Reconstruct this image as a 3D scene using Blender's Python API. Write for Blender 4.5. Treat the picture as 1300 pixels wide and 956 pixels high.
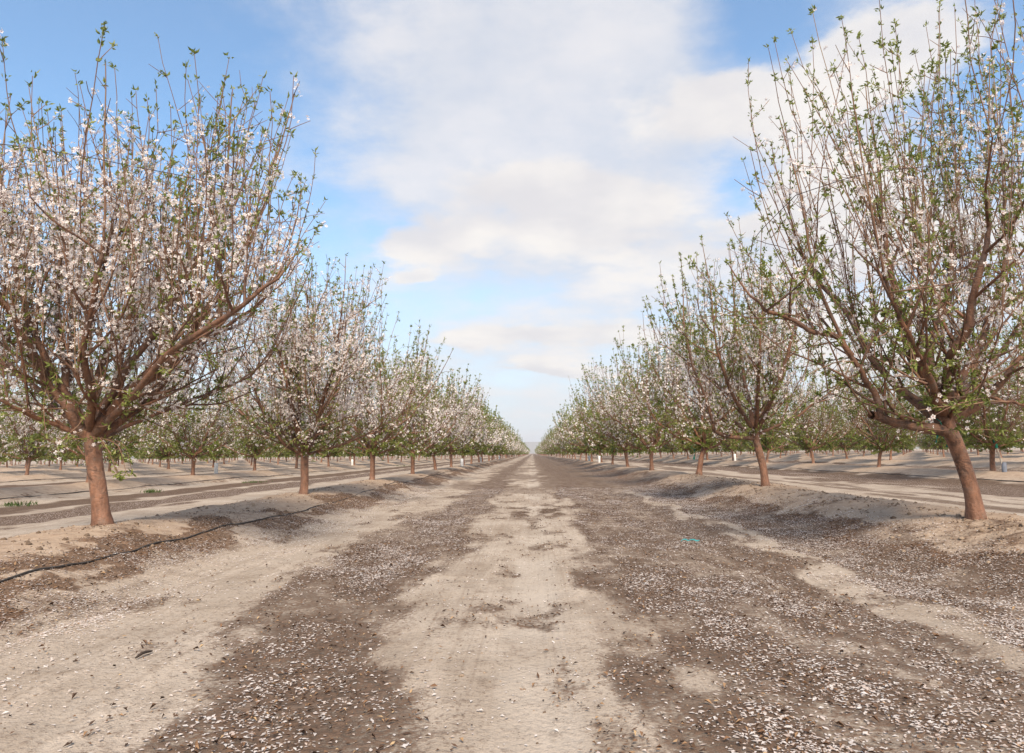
import bpy, math
import numpy as np
from math import radians, sin, cos, pi
from mathutils import Vector, Matrix

for o in list(bpy.data.objects):
    bpy.data.objects.remove(o)
S = bpy.context.scene
COL = S.collection

# ------------------------------------------------------------------ camera
F, PX0, PY0, VPX, VPY, CAMH, ROLL = 900.0, 650.0, 433.0, 676.0, 575.5, 0.80, 0.0125
_vx = (VPX - PX0) / F * cos(ROLL) + (PY0 - VPY) / F * sin(ROLL)
_vu = (PY0 - VPY) / F * cos(ROLL) - (VPX - PX0) / F * sin(ROLL)
PITCH = math.atan(-_vu)
YAW = math.atan(_vx / (cos(PITCH) - _vu * sin(PITCH)))
cd = bpy.data.cameras.new('camera')
cam = bpy.data.objects.new('camera', cd)
COL.objects.link(cam)
cam.location = (0, 0, CAMH)
cam.rotation_euler = (Matrix.Rotation(YAW, 3, 'Z') @ Matrix.Rotation(pi / 2 + PITCH, 3, 'X') @ Matrix.Rotation(-ROLL, 3, 'Z')).to_euler()
cd.sensor_width = 36.0
cd.lens = F / 1300 * 36
cd.shift_y = -45.0 / 1300
cd.clip_start, cd.clip_end = 0.05, 60000
S.camera = cam
S.render.resolution_x, S.render.resolution_y = 1024, 753


def ray(px, py):
    x, u, f = (px - PX0) / F, (PY0 - py) / F, 1.0
    x, u = x * cos(ROLL) + u * sin(ROLL), u * cos(ROLL) - x * sin(ROLL)
    f2, u2 = f * cos(PITCH) - u * sin(PITCH), f * sin(PITCH) + u * cos(PITCH)
    return np.array([x * cos(YAW) - f2 * sin(YAW), x * sin(YAW) + f2 * cos(YAW), u2])


def at(px, py, Y):
    d = ray(px, py)
    return np.array([0, 0, CAMH]) + d * (Y / d[1])


def azel(px, py):
    d = ray(px, py)
    d = d / np.linalg.norm(d)
    return math.atan2(d[0], d[1]), math.asin(d[2])


# ------------------------------------------------------------------ light
S.view_settings.view_transform = 'Standard'
S.view_settings.look = 'None'
S.view_settings.exposure = 1.10
S.view_settings.gamma = 1.0
SUN_EL, SUN_AZ = radians(42), radians(174)      # azimuth clockwise from +Y: behind the camera, to the right
sd = bpy.data.lights.new('sun', 'SUN')
sd.energy, sd.angle, sd.color = 3.0, radians(14), (1.0, 0.86, 0.70)
sun = bpy.data.objects.new('sun', sd)
COL.objects.link(sun)
to_sun = Vector((sin(SUN_AZ) * cos(SUN_EL), cos(SUN_AZ) * cos(SUN_EL), sin(SUN_EL)))
sun.rotation_euler = to_sun.to_track_quat('Z', 'Y').to_euler()

S.cycles.max_bounces = 6
S.cycles.diffuse_bounces = 4
S.cycles.transmission_bounces = 3
S.cycles.transparent_max_bounces = 4
S.cycles.use_denoising = True


class NT:
    """small helper for building node trees"""
    def __init__(self, tree):
        self.t = tree
        self.t.nodes.clear()

    def n(self, typ, **kw):
        nd = self.t.nodes.new(typ)
        for k, v in kw.items():
            setattr(nd, k, v)
        return nd

    def set(self, sock, v):
        if v is None:
            return
        if hasattr(v, 'is_linked') or isinstance(v, bpy.types.NodeSocket):
            self.t.links.new(v, sock)
        else:
            if hasattr(sock, 'default_value') and hasattr(sock.default_value, '__len__') and not hasattr(v, '__len__'):
                v = (v,) * len(sock.default_value)
            if hasattr(sock.default_value, '__len__') and len(sock.default_value) == 4 and len(v) == 3:
                v = (*v, 1)
            sock.default_value = v

    def m(self, op, a, b=None, c=None, clamp=False):
        nd = self.n('ShaderNodeMath', operation=op, use_clamp=clamp)
        for i, v in enumerate((a, b, c)):
            if v is not None:
                self.set(nd.inputs[i], v)
        return nd.outputs[0]

    def vm(self, op, a, b=None, scale=None):
        nd = self.n('ShaderNodeVectorMath', operation=op)
        self.set(nd.inputs[0], a)
        if b is not None:
            self.set(nd.inputs[1], b)
        if scale is not None:
            self.set(nd.inputs['Scale'], scale)
        return nd.outputs[0]

    def noise(self, vec, scale, detail=4, rough=0.55, lac=2.0, dist=0.0, color=False):
        nd = self.n('ShaderNodeTexNoise')
        if vec is not None:
            self.set(nd.inputs['Vector'], vec)
        for k, v in (('Scale', scale), ('Detail', detail), ('Roughness', rough), ('Lacunarity', lac), ('Distortion', dist)):
            nd.inputs[k].default_value = v
        return nd.outputs['Color' if color else 'Fac']

    def voro(self, vec, scale, feature='F1', out='Distance', rand=1.0):
        nd = self.n('ShaderNodeTexVoronoi', feature=feature)
        self.set(nd.inputs['Vector'], vec)
        nd.inputs['Scale'].default_value = scale
        nd.inputs['Randomness'].default_value = rand
        return nd.outputs[out]

    def mix(self, fac, a, b):
        nd = self.n('ShaderNodeMix', data_type='RGBA')
        self.set(nd.inputs[0], fac)
        self.set(nd.inputs[6], a)
        self.set(nd.inputs[7], b)
        return nd.outputs[2]

    def ss(self, v, lo, hi, a=0.0, b=1.0):
        nd = self.n('ShaderNodeMapRange', interpolation_type='SMOOTHSTEP')
        for i, x in enumerate((v, lo, hi, a, b)):
            self.set(nd.inputs[i], x)
        return nd.outputs[0]

    def xyz(self, x, y, z):
        nd = self.n('ShaderNodeCombineXYZ')
        for i, v in enumerate((x, y, z)):
            self.set(nd.inputs[i], v)
        return nd.outputs[0]

    def ramp(self, fac, stops):
        nd = self.n('ShaderNodeValToRGB')
        cr = nd.color_ramp
        while len(cr.elements) < len(stops):
            cr.elements.new(0.5)
        for e, (p, c) in zip(cr.elements, stops):
            e.position = p
            e.color = (*c, 1)
        self.set(nd.inputs[0], fac)
        return nd.outputs[0]


# ------------------------------------------------------------------ sky with clouds
world = bpy.data.worlds.new('World')
S.world = world
world.use_nodes = True
N = NT(world.node_tree)
SKY_STR = 0.12
tc = N.n('ShaderNodeTexCoord').outputs['Generated']
sky = N.n('ShaderNodeTexSky', sky_type='NISHITA')
sky.sun_disc = False
sky.sun_elevation, sky.sun_rotation = SUN_EL, SUN_AZ
sky.altitude, sky.air_density, sky.dust_density, sky.ozone_density = 100, 1.0, 0.2, 3.0
sp = N.n('ShaderNodeSeparateXYZ')
N.set(sp.inputs[0], tc)
dx, dy, dz = sp.outputs
zz = N.m('ADD', N.m('MAXIMUM', dz, 0.0), 0.16)
plane = N.xyz(N.m('DIVIDE', dx, zz), N.m('DIVIDE', dy, zz), 0.0)
az0 = N.m('ARCTAN2', dx, dy)
el0 = N.m('ARCSINE', dz)
wsp = N.n('ShaderNodeSeparateXYZ')
N.set(wsp.inputs[0], N.noise(plane, 1.3, 5, 0.6, color=True))
az = N.m('ADD', az0, N.m('MULTIPLY', N.m('SUBTRACT', wsp.outputs[0], 0.5), 0.16))
el = N.m('ADD', el0, N.m('MULTIPLY', N.m('SUBTRACT', wsp.outputs[1], 0.5), 0.09))


def blob(px, py, wx, wy, w):
    a0, e0 = azel(px, py)
    ga = N.m('DIVIDE', N.m('SUBTRACT', az, a0), wx / F)
    ge = N.m('DIVIDE', N.m('SUBTRACT', el, e0), wy / F)
    q = N.m('ADD', N.m('MULTIPLY', ga, ga), N.m('MULTIPLY', ge, ge))
    return N.m('MULTIPLY', N.m('EXPONENT', N.m('MULTIPLY', q, -1.0)), w)


def total(items):
    s = items[0]
    for i in items[1:]:
        s = N.m('ADD', s, i)
    return s


n_big = N.noise(plane, 0.55, 7, 0.56)
n_up = N.noise(N.vm('ADD', plane, (0.10, -0.14, 0)), 0.55, 7, 0.56)
n_fine = N.noise(plane, 2.3, 7, 0.62)
# thin high veil: broad, soft
veil = total([N.m('MULTIPLY', N.m('SUBTRACT', n_big, 0.40), 2.0),
              N.m('MULTIPLY', N.m('SUBTRACT', n_fine, 0.5), 2.1),
              blob(650, 150, 330, 230, 0.95), blob(1000, 230, 260, 180, 0.35),
              blob(110, 90, 280, 300, -1.05), blob(975, 25, 95, 75, -1.0), blob(930, 235, 60, 50, -1.0), blob(1240, 60, 90, 90, -0.7),
              blob(440, 350, 120, 60, -0.3), blob(640, 385, 200, 40, -0.35)])
veil_m = N.ss(veil, -0.25, 0.75)
# cumulus banks with firm upper edges
cum = total([N.m('MULTIPLY', N.m('SUBTRACT', n_fine, 0.5), 1.5),
             N.m('MULTIPLY', N.m('SUBTRACT', n_big, 0.52), 1.2),
             blob(1075, 70, 130, 48, 1.0), blob(890, 140, 110, 50, 0.75), blob(1060, 260, 150, 70, 0.7),
             blob(700, 245, 150, 38, 0.75), blob(525, 302, 70, 24, 0.72), blob(517, 341, 26, 10, 0.8),
             blob(740, 300, 190, 50, 0.45), blob(715, 470, 75, 9, 0.85), blob(630, 437, 110, 13, 0.6),
             blob(800, 430, 90, 16, 0.45), blob(1150, 430, 220, 70, 0.6), blob(150, 330, 220, 40, 0.2),
             blob(980, 20, 70, 50, -0.8), blob(920, 230, 50, 40, -0.9), blob(1010, 78, 40, 12, -0.5),
             blob(130, 90, 300, 200, -0.6)])
cum_m = N.ss(cum, 0.17, 0.52)
relief = N.m('MULTIPLY', N.m('SUBTRACT', n_big, n_up), 8.0)
lit = total([relief, N.m('MULTIPLY', N.m('SUBTRACT', n_fine, 0.5), 2.2), N.m('MULTIPLY', N.m('SUBTRACT', 0.62, cum), 0.5)])
lit = N.ss(lit, -0.5, 0.7)
k = 1.0 / SKY_STR * 0.495        # cloud radiance is divided by the exposure set above
cum_c = N.mix(lit, (0.76 * k, 0.74 * k, 0.76 * k), (0.94 * k, 0.90 * k, 0.86 * k))
veil_c = N.mix(N.ss(n_fine, 0.35, 0.65), (0.70 * k, 0.72 * k, 0.78 * k), (0.87 * k, 0.84 * k, 0.84 * k))
base = N.vm('MULTIPLY', sky.outputs[0], (0.68, 0.90, 0.94))
hor = N.ss(el0, 0.0, 0.42, 1.0, 0.0)
base = N.mix(N.m('ADD', N.m('MULTIPLY', hor, 0.82), 0.12), base, (0.76 * k, 0.80 * k, 0.85 * k))
c = N.mix(N.m('MULTIPLY', veil_m, 0.86), base, veil_c)
c = N.mix(N.m('MULTIPLY', cum_m, 0.9), c, cum_c)
bg = N.n('ShaderNodeBackground')
N.set(bg.inputs[0], c)
bg.inputs[1].default_value = SKY_STR
wo = N.n('ShaderNodeOutputWorld')
N.t.links.new(bg.outputs[0], wo.inputs[0])

# ------------------------------------------------------------------ helpers
rng = np.random.default_rng(11)


def tag(o, label=None, cat=None, group=None, kind=None):
    for k_, v in (('label', label), ('category', cat), ('group', group), ('kind', kind)):
        if v:
            o[k_] = v
    return o


def mesh(name, V, Fc, mats, mi=None, smooth=False):
    """V (n,3); Fc a list of integer arrays, each (m,k)"""
    if not isinstance(Fc, (list, tuple)):
        Fc = [Fc]
    Fc = [np.asarray(f, dtype=np.int32) for f in Fc if len(f)]
    me = bpy.data.meshes.new(name)
    V = np.asarray(V, dtype=np.float32)
    me.vertices.add(len(V))
    me.vertices.foreach_set('co', V.ravel())
    flat = np.concatenate([f.ravel() for f in Fc])
    sizes = np.concatenate([np.full(len(f), f.shape[1], dtype=np.int32) for f in Fc])
    starts = np.concatenate([[0], np.cumsum(sizes)[:-1]]).astype(np.int32)
    me.loops.add(len(flat))
    me.loops.foreach_set('vertex_index', flat)
    me.polygons.add(len(sizes))
    me.polygons.foreach_set('loop_start', starts)
    me.polygons.foreach_set('loop_total', sizes)
    if smooth:
        me.polygons.foreach_set('use_smooth', np.ones(len(sizes), dtype=bool))
    for m_ in (mats if isinstance(mats, (list, tuple)) else [mats]):
        me.materials.append(m_)
    if mi is not None:
        me.polygons.foreach_set('material_index', np.asarray(mi, dtype=np.int32))
    me.update(calc_edges=True)
    return me


def put(name, me, parent=None, loc=(0, 0, 0)):
    o = bpy.data.objects.new(name, me)
    COL.objects.link(o)
    o.location = loc
    if parent is not None:
        o.parent = parent
    return o


def empty(name, loc, rz=0.0, sc=1.0):
    o = bpy.data.objects.new(name, None)
    o.empty_display_size = 0.2
    COL.objects.link(o)
    o.location = loc
    o.rotation_euler = (0, 0, rz)
    o.scale = (sc, sc, sc)
    return o


def copy_tree(root):
    r = root.copy()
    COL.objects.link(r)
    for ch in root.children:
        c_ = ch.copy()
        COL.objects.link(c_)
        c_.parent = r
    return r


def _hash(ix, iy, seed):
    h = (ix.astype(np.int64) * 374761393 + iy.astype(np.int64) * 668265263 + seed * 1442695041) & 0xffffffff
    h = ((h ^ (h >> 13)) * 1274126177) & 0xffffffff
    return ((h ^ (h >> 16)) & 0xffff) / 65535.0


def vn(x, y, seed=0):
    ix, iy = np.floor(x), np.floor(y)
    fx, fy = x - ix, y - iy
    fx, fy = fx * fx * (3 - 2 * fx), fy * fy * (3 - 2 * fy)
    a, b = _hash(ix, iy, seed), _hash(ix + 1, iy, seed)
    c_, d = _hash(ix, iy + 1, seed), _hash(ix + 1, iy + 1, seed)
    return (a * (1 - fx) + b * fx) * (1 - fy) + (c_ * (1 - fx) + d * fx) * fy


def fbm(x, y, seed=0, o=4):
    s, a, t = 0.0, 0.5, 0.0
    for i in range(o):
        s = s + a * vn(x * 2 ** i, y * 2 ** i, seed + i * 17)
        t += a
        a *= 0.5
    return s / t


def sst(v, a, b):
    t = np.clip((v - a) / (b - a), 0, 1)
    return t * t * (3 - 2 * t)


def band(x, a, b, soft):
    return sst(x, a - soft, a + soft) * (1 - sst(x, b - soft, b + soft))


# ------------------------------------------------------------------ materials
def new_mat(name):
    m_ = bpy.data.materials.new(name)
    m_.use_nodes = True
    return m_, NT(m_.node_tree)


def finish(N, col, rough=0.9, bump=None, bstr=0.3, bdist=0.02, trans=0.0, spec=0.3):
    p = N.n('ShaderNodeBsdfPrincipled')
    N.set(p.inputs['Base Color'], col)
    N.set(p.inputs['Roughness'], rough)
    p.inputs['Specular IOR Level'].default_value = spec
    if bump is not None:
        b = N.n('ShaderNodeBump')
        b.inputs['Strength'].default_value = bstr
        b.inputs['Distance'].default_value = bdist
        N.set(b.inputs['Height'], bump)
        N.t.links.new(b.outputs[0], p.inputs['Normal'])
    sh = p.outputs[0]
    if trans:
        tr = N.n('ShaderNodeBsdfTranslucent')
        N.set(tr.inputs[0], col)
        mx = N.n('ShaderNodeMixShader')
        mx.inputs[0].default_value = trans
        N.t.links.new(sh, mx.inputs[1])
        N.t.links.new(tr.outputs[0], mx.inputs[2])
        sh = mx.outputs[0]
    out = N.n('ShaderNodeOutputMaterial')
    N.t.links.new(sh, out.inputs[0])


def island(N):
    return N.n('ShaderNodeNewGeometry').outputs['Random Per Island']


def obj_co(N):
    return N.n('ShaderNodeTexCoord').outputs['Object']


def mat_bark(name, c_lo, c_hi, c_grey, bs=0.9):
    m_, N = new_mat(name)
    co = obj_co(N)
    oi = N.n('ShaderNodeObjectInfo').outputs['Random']
    st = N.vm('MULTIPLY', co, (20, 20, 9))
    rings = N.noise(st, 1.0, 6, 0.7)
    blot = N.noise(co, 9.0, 5, 0.6)
    spots = N.voro(N.vm('MULTIPLY', co, (32, 32, 70)), 1.0)
    col = N.mix(N.ss(rings, 0.35, 0.65), c_lo, c_hi)
    col = N.mix(N.ss(blot, 0.5, 0.72), col, c_grey)
    col = N.mix(N.ss(spots, 0.22, 0.08), col, tuple(v * 0.45 for v in c_lo))
    scar = N.noise(N.vm('MULTIPLY', co, (7, 7, 5)), 1.0, 6, 0.7, dist=0.8)
    col = N.mix(N.m('MULTIPLY', N.ss(scar, 0.52, 0.62), 0.85), col, tuple(v * 0.38 for v in c_lo))
    col = N.mix(N.m('MULTIPLY', N.ss(scar, 0.40, 0.30), 0.45), col, tuple(v * 1.35 for v in c_hi))
    col = N.mix(N.m('MULTIPLY', oi, 0.3), col, c_grey)
    h = N.m('ADD', N.m('MULTIPLY', rings, 0.7), N.m('MULTIPLY', blot, 0.8))
    h = N.m('ADD', h, N.m('MULTIPLY', spots, 0.15))
    h = N.m('ADD', h, N.m('MULTIPLY', scar, -1.0))
    finish(N, col, 0.58, h, bs, 0.014, spec=0.45)
    return m_


M_TRUNK = mat_bark('trunk_bark', (0.160, 0.074, 0.041), (0.285, 0.137, 0.078), (0.175, 0.115, 0.082))
M_LIMB = mat_bark('limb_bark', (0.110, 0.050, 0.029), (0.225, 0.105, 0.056), (0.150, 0.103, 0.078))


def mat_twig():
    m_, N = new_mat('twig_bark')
    r = N.noise(obj_co(N), 3.0, 3)
    col = N.ramp(N.m('ADD', N.m('MULTIPLY', r, 0.7), N.m('MULTIPLY', island(N), 0.3)),
                 [(0.25, (0.115, 0.072, 0.050)), (0.5, (0.205, 0.115, 0.075)), (0.8, (0.265, 0.185, 0.105))])
    finish(N, col, 0.7)
    return m_


def mat_petal(name, a, b, c_):
    m_, N = new_mat(name)
    col = N.ramp(island(N), [(0.0, a), (0.55, b), (1.0, c_)])
    finish(N, col, 0.6, trans=0.45, spec=0.2)
    return m_


def mat_leaf(name, a, b, c_):
    m_, N = new_mat(name)
    col = N.ramp(island(N), [(0.0, a), (0.5, b), (1.0, c_)])
    finish(N, col, 0.5, trans=0.45, spec=0.4)
    return m_


M_TWIG = mat_twig()
M_PETAL = mat_petal('almond_petal', (0.87, 0.77, 0.73), (0.91, 0.86, 0.82), (0.93, 0.91, 0.88))
M_CENTRE, _n = new_mat('blossom_centre')
finish(_n, (0.40, 0.11, 0.10), 0.7)
M_LEAF = mat_leaf('almond_leaf', (0.135, 0.175, 0.034), (0.225, 0.270, 0.062), (0.34, 0.355, 0.115))


# ------------------------------------------------------------------ layout of the orchard rows
XL, XR, PITCHX = -3.55, 3.70, 7.3
DL, DR = 5.13, 5.55
rows = []                                   # (x, first y, spacing, side, row number)
left_y = [5.90, 11.0, 16.1, 21.4, 26.5, 31.5]
right_y = [5.90, 11.3, 16.6, 22.4, 28.2, 33.8]
ROWX = sorted([XL - PITCHX * i for i in range(14)] + [XR + PITCHX * i for i in range(14)])
ROWX = np.array(ROWX)


def near_row(x):
    i = np.clip(np.round((x - ROWX[0]) / PITCHX).astype(int), 0, len(ROWX) - 1)
    i = np.abs(x[..., None] - ROWX[None, :]).argmin(-1) if x.size < 2_000_00 else i
    return ROWX[i]


def ground_z(x, y):
    x, y = np.broadcast_arrays(np.asarray(x, float), np.asarray(y, float))
    xr = near_row(x)
    seed_off = xr * 3.17
    wob = 0.14 * (fbm(y * 0.45, seed_off, 3, 2) - 0.5)
    d = np.abs(x - xr - wob)
    wide = 0.80 + 0.14 * (vn(y * 0.6, seed_off, 5) - 0.5)
    h = np.where(xr > 0, 0.27, 0.26) * np.exp(-(d / wide) ** 2.6)
    h = h * (0.84 + 0.32 * (fbm(y * 0.5 + 9, seed_off, 8, 3) - 0.25))
    fade = np.clip(1.3 - y / 70.0, 0, 1)
    lum = np.exp(-(d / 0.95) ** 4)
    h = h + fade * lum * (0.06 * (fbm(x * 2.4, y * 2.4, 21, 4) - 0.5) + 0.035 * np.abs(fbm(x * 9, y * 9, 22, 3) - 0.5))
    # the travelled middle: shallow wheel ruts, a groove, rough dirt
    rel = x - xr
    rut = -0.018 * np.exp(-((x + 0.02) / 0.13) ** 2) - 0.020 * np.exp(-((x + 2.32 + 0.12 * (vn(y * 0.7, y * 0, 4) - 0.5)) / 0.07) ** 2) * (y < 40)
    rut = rut - 0.03 * np.exp(-((x - 1.55) / 0.18) ** 2) - 0.015 * np.exp(-((x + 1.15) / 0.35) ** 2)
    z = h + rut * (np.abs(x) < 3.3) + fade * (0.030 * (fbm(x * 1.3, y * 0.7, 31, 3) - 0.5) + 0.016 * (fbm(x * 7, y * 5, 32, 4) - 0.5))
    return z


def masks(x, y):
    """dark mulch, fallen petals and brown leaf litter: what lies on the dirt"""
    x, y = np.broadcast_arrays(np.asarray(x, float), np.asarray(y, float))
    w = 0.22 * (fbm(x * 0.8, y * 0.25, 41, 4) - 0.5) + 0.95 * (fbm(x * 3.4, y * 1.3, 42, 6) - 0.5)
    xx = x + w - 0.28 * (1 - sst(y, 2.2, 4.2)) * (x < 0)
    n1 = fbm(x * 1.2 + 4, y * 0.45, 51, 4)
    n2 = fbm(x * 4.5, y * 2.2, 52, 4)
    main = np.abs(x) < 3.6
    # main aisle
    dark = band(xx, -1.56, -0.66, 0.16) * (0.68 + 0.3 * sst(n2, 0.3, 0.6))
    dark = np.maximum(dark, band(xx, 0.48, 1.50, 0.15) * (0.62 + 0.38 * sst(n2, 0.28, 0.52)))
    dark = np.maximum(dark, band(xx, 2.08, 2.98, 0.12) * (0.65 + 0.35 * sst(n2, 0.3, 0.5)))
    dark = dark * (1 - 0.8 * band(xx, 1.86, 2.06, 0.07))
    dark = np.maximum(dark, 0.6 * band(xx, -2.95, -2.35, 0.2) * sst(n2, 0.35, 0.6))
    dark = np.maximum(dark, 0.85 * band(xx, 1.48, 1.86, 0.08))
    dark = np.maximum(dark, band(xx, -0.35, 0.35, 0.2) * sst(y, 8.2, 10) * (1 - sst(y, 10.5, 13)) * sst(n2, 0.45, 0.6))
    dark = np.maximum(dark, 0.75 * band(xx, 0.10, 3.2, 0.2) * sst(y, 11, 18))
    dark = np.maximum(dark, 0.6 * sst(n2, 0.60, 0.72) * band(xx, -3.0, 3.0, 0.3))
    dark = np.maximum(dark, 0.62 * sst(n1, 0.40, 0.58) * band(xx, -2.2, 2.9, 0.3) * sst(y, 8, 18))
    pet = band(xx, -1.55, -0.75, 0.15) * (0.25 + 0.75 * sst(n2, 0.35, 0.65)) * (0.45 + 0.55 * sst(y, 3.4, 5.5))
    pet = np.maximum(pet, band(xx, 0.62, 1.42, 0.2) * (0.30 + 0.8 * sst(n2, 0.4, 0.62)))
    pet = np.maximum(pet, band(xx, 2.05, 3.15, 0.15) * (0.7 + 0.5 * sst(n2, 0.35, 0.6)) + 0.55 * band(xx, 1.5, 1.8, 0.1))
    pet = np.maximum(pet, band(xx, -3.0, -2.15, 0.2) * (0.3 + 0.65 * sst(n2, 0.3, 0.58)))
    pet = np.maximum(pet, 0.06)
    lit = 0.95 * band(xx, -3.08, -2.60, 0.14) * sst(n2, 0.08, 0.44) + 0.75 * band(xx, 2.70, 3.02, 0.12) * sst(n2, 0.25, 0.55)
    ring = np.exp(-(((x - 3.72) / .75) ** 2 + ((y - 5.55) / .55) ** 2) ** 1.5) + .6 * np.exp(-(((x + 3.5) / .5) ** 2 + ((y - 5.75) / .35) ** 2) ** 1.5)
    bank = band(x, 2.9, 4.3, 0.25) * sst(fbm(x * 3.0, y * 2.2, 97, 5), 0.45, 0.60)
    lit = np.maximum(lit, 0.42 * bank)
    dark = np.maximum(dark, 0.40 * bank)
    lit = np.maximum(lit, 0.55 * ring * sst(n2, .25, .5))
    dark = np.maximum(dark, 0.7 * ring * sst(n2, .3, .55))
    lit = np.maximum(lit, 0.35 * sst(n2, 0.55, 0.7) * band(xx, -3.3, 3.6, 0.2))
    # the other aisles, from their own left-hand row
    i = np.floor((x - XL) / PITCHX)
    u = np.where(x < 0, (x - XL) - i * PITCHX, (x - XR) - np.floor((x - XR) / PITCHX) * PITCHX) + w
    d2 = band(u, 1.7, 3.05, 0.12) + band(u, 3.35, 4.5, 0.12)
    d2r = band(u, 4.2, 6.3, 0.2) * (0.5 + sst(n1, 0.3, 0.5)) + 0.75 * band(u, 1.8, 4.2, 0.3) * sst(fbm(x * 2.6, y * .35, 98, 4), .42, .6)
    p2 = band(u, 3.4, 4.45, 0.10) + 0.2 * band(u, 1.7, 3.05, 0.1)
    p2r = band(u, 4.2, 6.0, 0.3) * 0.9 + band(u, 2.4, 3.1, 0.2) * 0.4
    l2 = 0.5 * band(u, 0.75, 1.05, 0.1)
    dark = np.where(main, dark, np.where(x < 0, d2, d2r))
    pet = np.where(main, pet, np.where(x < 0, p2, p2r))
    lit = np.where(main, lit, l2)
    return np.clip(dark, 0, 1), np.clip(pet, 0, 1), np.clip(lit, 0, 1)


# ------------------------------------------------------------------ ground
def graded(start, stop, step, grow, lim):
    out, v = [start], start
    while v < stop:
        v += min(lim, max(step, grow * abs(v)))
        out.append(v)
    return out


xs_r = graded(0.0, 4.6, 0.035, 0.0, 1) + graded(4.65, 60, 0.09, 0.014, 3)[0:] + [70, 90, 130, 200, 400, 1000, 4150]
xs = np.array(sorted([-v for v in xs_r[1:]] + xs_r))
ys = np.array([-6000, -600, -60, -20, -8, -4, -2, -1] + graded(0.0, 2.0, 0.08, 0.0, 1) + graded(2.03, 6, 0.035, 0.0, 1) + graded(6.05, 260, 0.05, 0.0095, 6) + [300, 400, 600, 1000, 2000, 6250])
gx, gy = np.meshgrid(xs, ys)
nx, ny = len(xs), len(ys)
gz = ground_z(gx, gy)
far = sst(np.hypot(gx, gy), 120, 260)
gz = gz * (1 - far)
idx = np.arange(nx * ny).reshape(ny, nx)
quads = np.stack([idx[:-1, :-1], idx[:-1, 1:], idx[1:, 1:], idx[1:, :-1]], -1).reshape(-1, 4)


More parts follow.
